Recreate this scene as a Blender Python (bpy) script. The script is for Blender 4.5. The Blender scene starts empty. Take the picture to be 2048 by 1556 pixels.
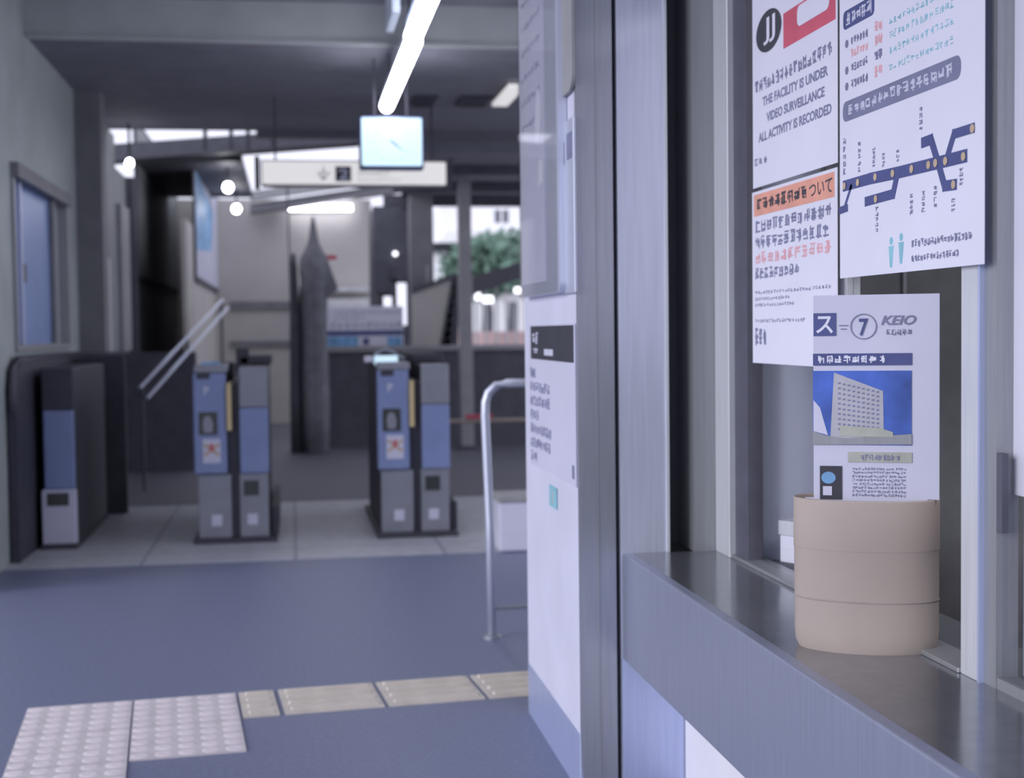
import bpy, bmesh, math, random
from mathutils import Vector, Matrix
random.seed(7)
C = bpy.context.scene.collection
sc = bpy.context.scene
# ------------------------------------------------------------------ camera
FPX, EYE = 2750.0, 1.35                    # focal length in pixels of a 2048 wide frame, eye height
yaw, pitch, roll = math.atan(439/FPX), math.atan(116/FPX), .012
fwd = Vector((math.sin(yaw)*math.cos(pitch), math.cos(yaw)*math.cos(pitch), -math.sin(pitch)))
r0 = Vector((math.cos(yaw), -math.sin(yaw), 0)); u0 = r0.cross(fwd)
RT = math.cos(roll)*r0 - math.sin(roll)*u0; UP = math.sin(roll)*r0 + math.cos(roll)*u0
cam_d = bpy.data.cameras.new('camera'); cam = bpy.data.objects.new('camera', cam_d); C.objects.link(cam)
cam_d.sensor_width = 36; cam_d.lens = FPX/2048*36; cam_d.clip_end = 300
M = Matrix((RT, UP, -fwd)).transposed().to_4x4(); M.translation = (0, 0, EYE); cam.matrix_world = M
cam_d.dof.use_dof = True; cam_d.dof.focus_distance = 2.8; cam_d.dof.aperture_fstop = 3.3
sc.camera = cam
# ------------------------------------------------------------------ light and exposure
w = bpy.data.worlds.new('sky'); sc.world = w; w.use_nodes = True
nt = w.node_tree; nt.nodes.clear()
o_ = nt.nodes.new('ShaderNodeOutputWorld'); b_ = nt.nodes.new('ShaderNodeBackground'); nt.links.new(b_.outputs[0], o_.inputs[0])
b_.inputs[0].default_value = (.83, .85, 1.0, 1); b_.inputs[1].default_value = 1.35
sd = bpy.data.lights.new('veiled_sun', 'SUN'); so = bpy.data.objects.new('veiled_sun', sd); C.objects.link(so)
sd.energy = 1.7; sd.angle = math.radians(30); sd.color = (.95, .95, 1)
so.rotation_euler = Vector((.88, .42, -.30)).to_track_quat('-Z', 'Y').to_euler()
vs = sc.view_settings; vs.view_transform = 'Standard'; vs.look = 'None'; vs.gamma = 1; vs.exposure = 0.0; vs.use_curve_mapping = False

# ------------------------------------------------------------------ materials
def mat(name, col, rough=.6, metal=0., vary=.12, scale=12., emit=0., bump=0., spec=.5):
    m = bpy.data.materials.new(name); m.use_nodes = True; n = m.node_tree; b = n.nodes['Principled BSDF']
    b.inputs['Roughness'].default_value = rough; b.inputs['Metallic'].default_value = metal
    b.inputs['Specular IOR Level'].default_value = spec
    tc = n.nodes.new('ShaderNodeTexCoord'); no = n.nodes.new('ShaderNodeTexNoise')
    no.inputs['Scale'].default_value = scale; no.inputs['Detail'].default_value = 6
    n.links.new(tc.outputs['Object'], no.inputs['Vector'])
    rp = n.nodes.new('ShaderNodeValToRGB'); rp.color_ramp.elements[0].position = .3; rp.color_ramp.elements[1].position = .7
    rp.color_ramp.elements[0].color = tuple(c*(1-vary) for c in col)+(1,)
    rp.color_ramp.elements[1].color = tuple(min(1, c*(1+vary)) for c in col)+(1,)
    n.links.new(no.outputs['Fac'], rp.inputs[0]); n.links.new(rp.outputs[0], b.inputs['Base Color'])
    if emit:
        b.inputs['Emission Color'].default_value = col+(1,); b.inputs['Emission Strength'].default_value = emit
    if bump:
        bp = n.nodes.new('ShaderNodeBump'); bp.inputs['Strength'].default_value = bump; bp.inputs['Distance'].default_value = .01
        n.links.new(no.outputs['Fac'], bp.inputs['Height']); n.links.new(bp.outputs[0], b.inputs['Normal'])
    return m
def tiled(name, c1, c2, size, rough=.5, mortar=.012, rot=0):
    m = mat(name, c1, rough); n = m.node_tree; b = n.nodes['Principled BSDF']
    tc = [x for x in n.nodes if x.type == 'TEX_COORD'][0]; rp = [x for x in n.nodes if x.type == 'VALTORGB'][0]
    mp = n.nodes.new('ShaderNodeMapping'); mp.inputs['Rotation'].default_value[2] = rot
    br = n.nodes.new('ShaderNodeTexBrick'); br.offset = 0; br.inputs['Scale'].default_value = 1
    br.inputs['Brick Width'].default_value = size[0]; br.inputs['Row Height'].default_value = size[1]; br.inputs['Mortar Size'].default_value = mortar
    br.inputs['Mortar'].default_value = c2+(1,)
    n.links.new(tc.outputs['Object'], mp.inputs[0]); n.links.new(mp.outputs[0], br.inputs['Vector'])
    n.links.new(rp.outputs[0], br.inputs['Color1']); n.links.new(rp.outputs[0], br.inputs['Color2']); n.links.new(br.outputs['Color'], b.inputs['Base Color'])
    return m
def brushed(name, col, rough=.35, metal=.8):
    m = mat(name, col, rough, metal, .06); n = m.node_tree
    no = [x for x in n.nodes if x.type == 'TEX_NOISE'][0]; tc = [x for x in n.nodes if x.type == 'TEX_COORD'][0]
    mp = n.nodes.new('ShaderNodeMapping'); mp.inputs['Scale'].default_value = (8, 8, .3)
    n.links.new(tc.outputs['Object'], mp.inputs[0]); n.links.new(mp.outputs[0], no.inputs['Vector']); return m
def glass(name, tint=(.9, .93, .97), gloss=.10):
    m = bpy.data.materials.new(name); m.use_nodes = True; n = m.node_tree; n.nodes.clear()
    o = n.nodes.new('ShaderNodeOutputMaterial'); mx = n.nodes.new('ShaderNodeMixShader'); t = n.nodes.new('ShaderNodeBsdfTransparent')
    g = n.nodes.new('ShaderNodeBsdfGlossy'); g.inputs['Roughness'].default_value = .03; t.inputs[0].default_value = tint+(1,)
    f = n.nodes.new('ShaderNodeLayerWeight'); f.inputs[0].default_value = .5
    pw = n.nodes.new('ShaderNodeMath'); pw.operation = 'POWER'; pw.inputs[1].default_value = 5
    ma = n.nodes.new('ShaderNodeMath'); ma.operation = 'MULTIPLY_ADD'; ma.inputs[1].default_value = .5; ma.inputs[2].default_value = gloss
    n.links.new(f.outputs['Facing'], pw.inputs[0]); n.links.new(pw.outputs[0], ma.inputs[0]); n.links.new(ma.outputs[0], mx.inputs[0]); n.links.new(t.outputs[0], mx.inputs[1]); n.links.new(g.outputs[0], mx.inputs[2]); n.links.new(mx.outputs[0], o.inputs[0])
    return m
ASPH = mat('blue_grey_paving', (.165, .185, .29), .45, 0, .14, 60, bump=.15)
PALE = tiled('pale_floor_tile', (.44, .45, .50), (.26, .27, .34), (.9, 1.45), .5, .012)
DARKFL = mat('dark_concourse_floor', (.12, .12, .15), .6, 0, .2, 20)
GROUND = mat('outer_ground', (.34, .32, .33), .9, 0, .15, 3)
YEL = mat('tactile_yellow_paint', (.60, .55, .49), .6, 0, .10, 9)
PINK = mat('worn_tactile_paint', (.58, .54, .56), .6, 0, .10, 9)
PINKD = mat('worn_tactile_dots', (.74, .66, .70), .6, 0, .08, 9)
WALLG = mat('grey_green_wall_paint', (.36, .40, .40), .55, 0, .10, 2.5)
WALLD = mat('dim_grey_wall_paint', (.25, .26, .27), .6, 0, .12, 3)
CEIL = mat('dark_ceiling_board', (.24, .24, .28), .8, 0, .12, 5)
BEAM = mat('beam_paint', (.46, .49, .49), .6, 0, .08, 4)
BEIGE = mat('beige_wall_panel', (.50, .48, .46), .7, 0, .06, 2)
WHITE = mat('white_enamel', (.66, .66, .80), .45, 0, .05, 4)
WHITEW = mat('white_lower_wall', (.74, .73, .80), .6, 0, .04, 4)
PAPER = mat('white_paper', (.74, .74, .86), .6, 0, .03, 4)
PAPER2 = mat('leaflet_paper', (.60, .60, .74), .5, 0, .03, 4)
STEEL = brushed('brushed_stainless', (.42, .44, .50), .38, .75)
STEELL = brushed('pale_stainless', (.62, .65, .78), .42, .55)
STEELB = brushed('blue_stainless', (.52, .58, .82), .40, .6)
COUNTER = mat('polished_dark_steel', (.30, .31, .34), .16, .7, .1, 30)
FASC = brushed('fascia_steel', (.38, .41, .53), .40, .6)
ALU = brushed('aluminium_frame', (.33, .34, .36), .4, .5)
ALUL = brushed('pale_aluminium', (.62, .64, .68), .4, .3)
GASK = mat('dark_rubber', (.085, .085, .115), .5)
BLACK = mat('black_ink', (.04, .04, .055), .5)
NAVY = mat('navy_ink', (.07, .085, .24), .5)
GREYI = mat('grey_blue_ink', (.20, .21, .34), .5)
RED = mat('red_ink', (.62, .10, .16), .5)
PINKI = mat('pale_red_ink', (.72, .40, .45), .5)
ORAN = mat('orange_ink', (.78, .36, .27), .5)
TEAL = mat('teal_ink', (.25, .52, .62), .5)
GOLD = mat('ochre_ink', (.55, .42, .30), .5)
KRAFT = mat('beige_card', (.40, .335, .30), .75, 0, .05, 6)
KRAFTD = mat('card_seam', (.33, .28, .26), .75)
GBLUE = mat('gate_blue_panel', (.22, .275, .49), .4, 0, .06, 5)
GGREY = mat('gate_grey_body', (.27, .28, .33), .45, .2, .08, 5)
GDARK = mat('gate_dark_trim', (.05, .05, .07), .6)
YBAR = mat('yellow_gate_bar', (.62, .50, .28), .5)
SCRN = mat('dark_display', (.045, .05, .05), .3)
DARKM = mat('dark_steelwork', (.09, .09, .115), .6, .1, .15, 8)
COLG = mat('column_paint', (.20, .20, .22), .6, 0, .1, 5)
COLL = mat('pale_column_paint', (.33, .33, .35), .6, 0, .1, 5)
LAMP = mat('lit_fluorescent_tube', (.93, .92, 1.0), .5, 0, 0, emit=11.0)
LAMP2 = mat('lit_distant_lamp', (.95, .95, 1.0), .5, 0, 0, emit=2.5)
GLOBE = mat('lit_globe_lamp', (.95, .95, 1.0), .5, 0, 0, emit=30)
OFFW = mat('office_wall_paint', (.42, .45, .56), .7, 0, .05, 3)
CLK = mat('lit_clock_face', (.58, .78, .88), .5, 0, .02, emit=.75)
SGN = mat('lit_sign_face', (.90, .88, .86), .5, 0, .02, emit=.6)
FIXT = mat('lamp_housing', (.50, .56, .66), .5)
BLUEW = mat('blue_window_film', (.22, .32, .62), .35, 0, .08, 3)
DIMPANE = mat('frosted_lower_pane', (.30, .32, .42), .45, 0, .1, 8)
SKYB = mat('printed_blue_sky', (.06, .13, .50), .5, 0, .45, 9)
BLDG = mat('printed_hotel_wall', (.44, .44, .50), .6)
OLIVE = mat('caption_green', (.42, .43, .38), .6)
CLOTH = mat('grey_cover_cloth', (.19, .19, .22), .85, 0, .2, 8, bump=.4)
LEAF = mat('tree_leaf', (.13, .22, .17), .8, 0, .5, 2)
HOUSE = mat('white_house_wall', (.80, .80, .82), .7)
ROOFW = mat('white_roof_sheet', (.88, .88, .92), .6)
DROOF = mat('platform_roof_dark', (.04, .04, .05), .8, spec=.1)
PAV = mat('pink_platform', (.62, .45, .45), .8)
BLUEP = mat('poster_blue', (.20, .42, .72), .5, 0, .4, 8)
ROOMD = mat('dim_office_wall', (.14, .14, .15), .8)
GL = glass('window_glass', (1, 1, 1), .04); ACR = glass('acrylic_cover', (.86, .88, .95), .25)

# ------------------------------------------------------------------ mesh helpers
class MB:
    def __init__(s): s.v = []; s.f = []
    def box(s, x0, x1, y0, y1, z0, z1):
        i = len(s.v); s.v += [(x, y, z) for x in (x0, x1) for y in (y0, y1) for z in (z0, z1)]
        s.f += [tuple(i+k for k in q) for q in ((0,1,3,2),(4,6,7,5),(0,4,5,1),(2,3,7,6),(0,2,6,4),(1,5,7,3))]; return s
    def prism(s, pts, y0, y1):                      # outline in local x,z extruded along y
        i = len(s.v); n = len(pts); s.v += [(p[0], y0, p[1]) for p in pts]+[(p[0], y1, p[1]) for p in pts]
        s.f += [tuple(i+k for k in range(n)), tuple(i+n+k for k in reversed(range(n)))]
        s.f += [(i+k, i+n+k, i+n+(k+1) % n, i+(k+1) % n) for k in range(n)]; return s
    def slab(s, pts, z0, z1):                       # outline in x,y extruded along z
        i = len(s.v); n = len(pts); s.v += [(p[0], p[1], z0) for p in pts]+[(p[0], p[1], z1) for p in pts]
        s.f += [tuple(i+k for k in reversed(range(n))), tuple(i+n+k for k in range(n))]
        s.f += [(i+k, i+(k+1) % n, i+n+(k+1) % n, i+n+k) for k in range(n)]; return s
    def tube(s, pts, r, n=12, r2=None):
        pts = [Vector(p) for p in pts]; i = len(s.v)
        for k, p in enumerate(pts):
            t = (pts[min(k+1, len(pts)-1)]-pts[max(k-1, 0)]).normalized()
            a = t.orthogonal() if abs(t.z) < .9 else Vector((1, 0, 0)); 
            a = (a-t*a.dot(t)).normalized(); a = Vector((0, 1, 0)) if False else a
            if abs(t.x) < .95: a = (Vector((1, 0, 0))-t*t.x).normalized()
            else: a = (Vector((0, 1, 0))-t*t.y).normalized()
            b = t.cross(a); rr = r[k] if isinstance(r, (list, tuple)) else r
            s.v += [tuple(p+a*rr*math.cos(2*math.pi*j/n)+b*rr*math.sin(2*math.pi*j/n)) for j in range(n)]
        for k in range(len(pts)-1):
            for j in range(n): q = i+k*n; s.f.append((q+j, q+(j+1) % n, q+n+(j+1) % n, q+n+j))
        s.f += [tuple(i+j for j in reversed(range(n))), tuple(i+(len(pts)-1)*n+j for j in range(n))]; return s
    def lathe(s, prof, n=40, sx=1, sy=1, wob=None, cap=True):
        i = len(s.v)
        for k, (r, z) in enumerate(prof):
            for j in range(n):
                a = 2*math.pi*j/n; q = r*(1+(wob(a, k) if wob else 0)); s.v.append((q*sx*math.cos(a), q*sy*math.sin(a), z))
        for k in range(len(prof)-1):
            for j in range(n): q = i+k*n; s.f.append((q+j, q+(j+1) % n, q+n+(j+1) % n, q+n+j))
        if cap: s.f += [tuple(i+j for j in reversed(range(n))), tuple(i+(len(prof)-1)*n+j for j in range(n))]
        return s
    def build(s, name, m, parent=None, bevel=0, smooth=False):
        me = bpy.data.meshes.new(name); me.from_pydata(s.v, [], s.f); me.validate(); me.materials.append(m)
        bm = bmesh.new(); bm.from_mesh(me); bmesh.ops.recalc_face_normals(bm, faces=bm.faces); bm.to_mesh(me); bm.free()
        if smooth:
            for p in me.polygons: p.use_smooth = True
        o = bpy.data.objects.new(name, me); C.objects.link(o); o.parent = parent
        if bevel:
            b = o.modifiers.new('bevel', 'BEVEL'); b.width = bevel; b.segments = 3; b.limit_method = 'ANGLE'
        return o
def box(name, m, x0, x1, y0, y1, z0, z1, parent=None, bevel=0): return MB().box(x0, x1, y0, y1, z0, z1).build(name, m, parent, bevel)
def tag(o, label, cat, group=None, kind=None):
    o['label'] = label; o['category'] = cat
    if group: o['group'] = group
    if kind: o['kind'] = kind
    return o
def thing(name, label, cat, loc=(0, 0, 0), rz=0, group=None):
    o = bpy.data.objects.new(name, None); C.objects.link(o); o.location = loc; o.rotation_euler = (0, 0, rz)
    o.empty_display_size = .1; return tag(o, label, cat, group)
def struct(o, label=None, cat=None):
    o['kind'] = 'structure'
    if label: o['label'] = label
    if cat: o['category'] = cat
    return o
def setting(name, label, cat, loc=(0, 0, 0), rz=0):
    return struct(thing(name, label, cat, loc, rz))

class Board:
    """a flat face standing in the place: x runs right along it, y away from the viewer, z up"""
    def __init__(s, O, phi):
        s.O = Vector(O); s.phi = phi; s.ax = Vector((math.cos(phi), math.sin(phi), 0)); s.ay = Vector((-math.sin(phi), math.cos(phi), 0))
    def uv(s, px, py):
        d = fwd*FPX+RT*(px-1024)+UP*(778-py); e = Vector((0, 0, EYE)); t = (s.O-e).dot(s.ay)/d.dot(s.ay); p = e+d*t-s.O
        return (p.dot(s.ax), p.z)
    def rect(s, mb, a, b, layer=1, t=.0006):
        (u0, v0), (u1, v1) = s.uv(*a), s.uv(*b); return mb.box(min(u0, u1), max(u0, u1), -t*(layer+1), -t*layer, min(v0, v1), max(v0, v1))
def at(px, py, X=None, Y=None, Z=None):
    d = fwd*FPX+RT*(px-1024)+UP*(778-py)
    t = X/d.x if X is not None else (Y/d.y if Y is not None else (Z-EYE)/d.z)
    return Vector((d.x*t, d.y*t, EYE+d.z*t))
def text(name, s, m, parent, a, b, y, bold=.0, shear=0):
    """lettering fitted into the local rectangle a=(x0,z0) b=(x1,z1)"""
    cu = bpy.data.curves.new(name, 'FONT'); cu.body = s; cu.size = 1; cu.offset = bold; cu.extrude = .002; cu.shear = shear; cu.resolution_u = 3
    t = bpy.data.objects.new(name, cu); C.objects.link(t); bpy.context.view_layer.update()
    me = bpy.data.meshes.new_from_object(t.evaluated_get(bpy.context.evaluated_depsgraph_get())); C.objects.unlink(t); bpy.data.objects.remove(t)
    xs = [v.co.x for v in me.vertices]; ys = [v.co.y for v in me.vertices]
    if not xs: return None
    fx = (b[0]-a[0])/(max(xs)-min(xs)); fz = (b[1]-a[1])/(max(ys)-min(ys)); mx, my = min(xs), min(ys)
    for v in me.vertices: x, yy, z = v.co; v.co = (a[0]+(x-mx)*fx, y-z*.1, a[1]+(yy-my)*fz)
    me.materials.clear(); me.materials.append(m); o = bpy.data.objects.new(name, me); C.objects.link(o); o.parent = parent; return o
def glyphs(mb, x0, z0, x1, z1, n, y, dens=6, th=.09):
    """unreadable small characters: each a cluster of short strokes"""
    wd = (x1-x0)/n; h = z1-z0
    for k in range(n):
        cx = x0+wd*k; t = h*th
        for q in range(dens):
            if random.random() < .55:
                zz = z0+h*random.uniform(.05, .9); a = random.uniform(.05, .35); b = random.uniform(.6, .92)
                mb.box(cx+wd*a, cx+wd*b, y-.0005-random.random()*.0004, y, zz, zz+t)
            else:
                xx = cx+wd*random.uniform(.1, .8); a = random.uniform(0, .35); b = random.uniform(.6, 1)
                mb.box(xx, xx+t, y-.0005-random.random()*.0004, y, z0+h*a, z0+h*b)
    return mb
def stroke(mb, pts, wdt, y):
    for k, (a, b) in enumerate(zip(pts, pts[1:])):
        ye = y-.0006-.00011*(len(mb.f) % 9)-.00005*k
        d = Vector((b[0]-a[0], b[1]-a[1])); L = d.length; d /= L; n = Vector((-d.y, d.x))*wdt/2; e = d*wdt*.35
        a2 = Vector(a)-e; b2 = Vector(b)+e
        mb.prism([tuple(a2-n), tuple(b2-n), tuple(b2+n), tuple(a2+n)], ye, y)
    return mb
def disc(mb, c, r, y, n=20, rz=None, t=.0006):
    rz = rz or r; return mb.prism([(c[0]+r*math.cos(2*math.pi*k/n), c[1]+rz*math.sin(2*math.pi*k/n)) for k in range(n)], y-t, y)
def rrect(x0, z0, x1, z1, r, n=6):
    o = []
    for cx, cz, a0 in ((x1-r, z1-r, 0), (x0+r, z1-r, 90), (x0+r, z0+r, 180), (x1-r, z0+r, 270)):
        o += [(cx+r*math.cos(math.radians(a0+90*k/n)), cz+r*math.sin(math.radians(a0+90*k/n))) for k in range(n+1)]
    return o

# ------------------------------------------------------------------ the setting: floor
fl = box('floor', ASPH, -12, 12, -8, 8.28, -.12, 0); struct(fl, 'blue grey paved concourse floor in front of the ticket gates', 'floor')
f2 = box('floor', PALE, -12, 12, 8.28, 11.1, -.12, .004); struct(f2, 'pale tiled floor strip under the ticket gates', 'floor'); f2.rotation_euler[2] = 0
f3 = box('floor', DARKFL, -6, 6, 11.1, 21.2, -.12, 0); struct(f3, 'dark floor beyond the ticket gates', 'floor')
g = box('ground', GROUND, -80, 80, 21.2, 160, -.3, -.05); struct(g, 'pale open ground beyond the station', 'ground')
g = box('ground', GROUND, -80, 80, -60, -8, -.3, -.01); struct(g, 'pale open ground behind the camera', 'ground')
g = box('ground', GROUND, -80, -12, -8, 21.2, -.3, -.01); struct(g, 'pale open ground to the left of the station', 'ground')
# ceiling
c = MB().box(-3.2, 4, 7.5, 9.5, 3.57, 3.75).box(-1.9, 4, -2.5, 7.5, 3.57, 3.75).build('ceiling', CEIL); struct(c, 'dark near ceiling above the concourse', 'ceiling')
c = MB().box(-3.2, 4, 9.5, 13.6, 3.31, 3.75).build('ceiling', CEIL); struct(c, 'lower dark ceiling above the gates', 'ceiling')
c = box('trim_1', BEAM, -3.2, 4, 9.42, 9.50, 3.30, 3.58); struct(c, 'pale beam face across the ceiling', 'beam')
c = box('trim_2', BEAM, -3.2, 4, 9.39, 9.42, 3.285, 3.31); struct(c, 'thin strip standing in for the highlight line along the ceiling beam', 'trim')  # raised strip shapes the highlight along the beam's lower edge
c = box('trim_3', COLG, -.3, 4, 13.55, 13.62, 3.24, 3.31); struct(c, 'thin edge strip at the far side of the ceiling', 'trim')

# left wall with its window
XL = -1.68
wl = MB().box(-1.95, XL, 7.5, 8.82, 0, 3.57).box(-1.95, XL, 10.88, 11.45, 0, 3.57).box(-1.95, XL, 8.82, 10.88, 0, 1.26).box(-1.95, XL, 8.82, 10.88, 2.42, 3.57)
struct(wl.build('wall_left', WALLG), 'grey green painted wall on the left', 'wall')
wn = setting('window_1', 'blue tinted sliding window in the left wall', 'window', (XL, 8.82, 1.26), math.pi/2)
fr = MB().box(0, 2.06, -.05, .1, 1.07, 1.16).build('window_head', COLG, wn)
fr = MB().box(0, 2.06, -.02, .1, 0, .04).box(0, .05, -.02, .1, .04, 1.07).box(2.00, 2.06, -.02, .1, .04, 1.07)
fr.build('window_frame', ALU, wn)
MB().box(.05, 1.50, .03, .045, .04, 1.07).build('window_pane', BLUEW, wn)
MB().box(1.62, 2.00, .05, .065, .04, 1.07).build('window_pane', ALUL, wn)
MB().box(1.50, 1.62, .0, .07, .04, 1.07).build('sash_stile', COLG, wn)
MB().box(.30, .35, .0, .07, .04, 1.07).build('sash_stile', STEELL, wn)
MB().box(.36, .46, .0, .03, .44, .56).build('window_latch', GASK, wn, .004)
# recess and dim wall beyond
struct(box('trim_4', COLG, -1.86, -1.48, 11.45, 11.75, 0, 3.31), 'dark grey pillar at the end of the left wall', 'pillar')
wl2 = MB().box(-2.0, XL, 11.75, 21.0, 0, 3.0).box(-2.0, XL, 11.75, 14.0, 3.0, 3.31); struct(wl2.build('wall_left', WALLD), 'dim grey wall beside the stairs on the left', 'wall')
struct(box('trim_5', ALUL, XL, -1.62, 12.6, 13.0, .95, 2.05), 'narrow pale upright strip on the dim left wall', 'trim')
struct(box('trim_6', COLL, XL, -1.63, 14.0, 14.7, 1.2, 2.65), 'pale grey upright panel on the dim left wall', 'trim')
struct(MB().box(XL, -1.60, 14.85, 15.1, 0, 3.0).build('trim_7', DARKM), 'dark upright beside the stairs', 'pillar')
wl3 = MB().box(-1.15, -1.1, 15.2, 21.0, 0, 2.6); struct(wl3.build('wall_left', BEIGE), 'beige side wall at the foot of the stairs', 'wall')
wb = MB().box(-2.0, 1.22, 21.0, 21.2, 0, 3.36); struct(wb.build('wall_back', BEIGE), 'beige back wall beyond the gates', 'wall')
def wallboard(name, label, cat, X, pts, m, fm, emb=None):
    (xa, ya), (xb, yb) = pts; p = at(xa, ya, X=X); q = at(xb, yb, X=X); y0, y1 = p.y, q.y; z0, z1 = min(p.z, q.z), max(p.z, q.z)
    t = thing(name, label, cat, (X, y0, z0), math.pi/2); W, Hh = y1-y0, z1-z0
    MB().box(0, W, -.03, -.002, 0, Hh).build('frame', fm, t, .004)
    MB().box(.06, W-.06, -.036, -.03, .06, Hh-.06).build('panel', m, t)
    if emb: MB().prism([(.1, Hh*.25), (W*.45, Hh*.35), (W*.55, Hh*.75), (.1, Hh*.9)], -.04, -.036).build('picture', emb, t)
    return t
wallboard('notice_board', 'dark framed notice board on the dim wall left of the stairs', 'notice board', XL+.002, ((272, 560), (350, 350)), WALLD, DARKM)
wallboard('framed_poster', 'framed poster with a blue picture on the beige wall by the stairs', 'poster', -1.098, ((388, 562), (440, 410)), PAPER2, DARKM, BLUEP)
t = MB().box(-.9, .1, 20.95, 21.0, 1.72, 1.84).build('trim_8', COLG); struct(t, 'upper dark rail strip on the beige back wall', 'trim')
t = MB().box(-.9, .1, 20.95, 21.0, 1.16, 1.25).build('trim_9', COLG); struct(t, 'lower dark rail strip on the beige back wall', 'trim')
# parapet
pr = MB().box(.30, 4.0, 16.3, 16.5, 0, 1.13); struct(pr.build('wall_far', DARKM), 'dark parapet wall beyond the gates', 'wall')
struct(box('trim_10', COLL, .28, 4.0, 16.24, 16.56, 1.13, 1.19), 'pale grey coping on the dark parapet', 'coping')
struct(box('wall_far', DARKM, XL, -.95, 14.0, 14.15, 0, 1.18), 'low dark wall left of the stair rails', 'wall')
# stair flight behind the low wall
st = MB()
for k in range(7): st.box(-1.55, -.75, 14.3+.3*k, 14.6+.3*k, 0, .16*(k+1))
# stairs sit inside the lane in front of the beige side wall
st = MB()
for k in range(6): st.box(-1.08, -.35, 17.2+.32*k, 17.52+.32*k, 0, .16*(k+1))
tag(st.build('staircase', DARKFL), 'dark flight of steps rising at the beige side wall', 'stairs')
a, b = at(280, 775, Y=12.2), at(445, 600, Y=16.2)
for k, (dx, dz) in enumerate(((0, 0), (.06, -.09))):
    pa, pb = Vector(a)+Vector((dx, 0, dz)), Vector(b)+Vector((dx, 0, dz))
    hr = MB().tube([pa, pb], .016)
    if k == 0: 
        R = thing('stair_handrail', 'pair of thin slanting metal rails left of the gates', 'handrail', (pa.x, pa.y, 0))
    for i in range(len(hr.v)): hr.v[i] = (hr.v[i][0]-R.location.x, hr.v[i][1]-R.location.y, hr.v[i][2])
    hr.build('rail', STEELL, R, smooth=True)
for f in (.02, .5, .98):
    p = a.lerp(b, f); MB().tube([(p.x-a.x, p.y-a.y, 0), (p.x-a.x, p.y-a.y, p.z)], .014).build('post', DARKM, R)

# far roofs, beams and columns
def beam(name, pa, pb, thick, depth, m, label, cat='beam'):
    pa, pb = Vector(pa), Vector(pb)
    mb = MB().prism([(pa.x, pa.z), (pb.x, pb.z), (pb.x, pb.z+thick), (pa.x, pa.z+thick)], pa.y, pa.y+depth)
    return struct(mb.build(name, m), label, cat)
beam('trim_11', at(205, 322, Y=15.0), at(720, 284, Y=15.0), .17, .4, DARKM, 'dark slanting roof edge seen against the sky')
beam('trim_12', at(500, 425, Y=20.4), at(860, 372, Y=20.4), .12, .5, COLG, 'grey slanting roof beam above the beige wall')
beam('trim_13', at(500, 402, Y=20.3), at(860, 352, Y=20.3), .14, .1, COLL, 'pale slanting gutter above the beige wall')
rf = MB().slab([(1.12, 13.62), (4.0, 13.62), (4.6, 19.4), (1.55, 19.4)], 3.12, 3.3); struct(rf.build('ceiling', CEIL), 'dark canopy roof beyond the gates on the right', 'ceiling')
for k, (y, z) in enumerate(((14.6, 3.02), (16.2, 3.0), (17.8, 2.98))):
    struct(box('trim_%d' % (14+k), DARKM, 1.2, 4.3, y, y+.14, z, 3.12), 'dark cross beam under the far canopy, ' + ('nearest', 'middle', 'farthest')[k]+' of three', 'beam')
def col(name, x0, x1, Y, ztop, m, label, zb=0):
    a = at(x0, 600, Y=Y).x; b = at(x1, 600, Y=Y).x; R = thing(name, label, 'column', ((a+b)/2, Y, zb)); w_ = (b-a)/2
    MB().box(-w_, w_, -w_, w_, 0, ztop-zb).build('shaft', m, R, .008)
    MB().box(-w_*1.3, w_*1.3, -w_*1.3, w_*1.3, 0, .05).build('base_plate', DARKM, R)
    return R
c1 = col('platform_column', 918, 943, 15.6, 3.12, COLL, 'slim pale grey column in front of the parapet')
c2 = col('platform_column', 820, 866, 17.6, 3.12, COLG, 'wide two-tone grey column behind the parapet')
MB().box(.04, .10, -.16, -.14, .5, 2.2).build('conduit', COLL, c2)
col('platform_column', 740, 765, 19.9, 3.1, COLG, 'narrow grey column at the right end of the beige wall')
# dark rail-side equipment between the columns
R = thing('equipment_rack', 'dark steel frame of equipment between the beige wall and wide column', 'equipment', (at(790, 600, Y=19.5).x, 19.5, 0))
mb = MB().box(-.22, .22, -.15, .15, 0, 1.45).box(-.30, .22, -.1, .1, 2.05, 3.12).box(-.24, -.17, -.1, .1, 1.45, 2.1).box(-.04, .02, -.1, .1, 1.45, 2.1).box(.17, .22, -.1, .1, 1.45, 2.1).box(-.17, -.04, -.1, .1, 1.86, 2.05)
mb.build('frame', DARKM, R); MB().box(-.30, -.1, -.16, -.12, 1.9, 2.3).build('junction_box', DARKM, R, .01); MB().lathe([(.02, 0), (.035, .03), (.02, .06)], 12).build('signal_lamp', LAMP2, R).location = (0, -.18, 2.42)
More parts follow.
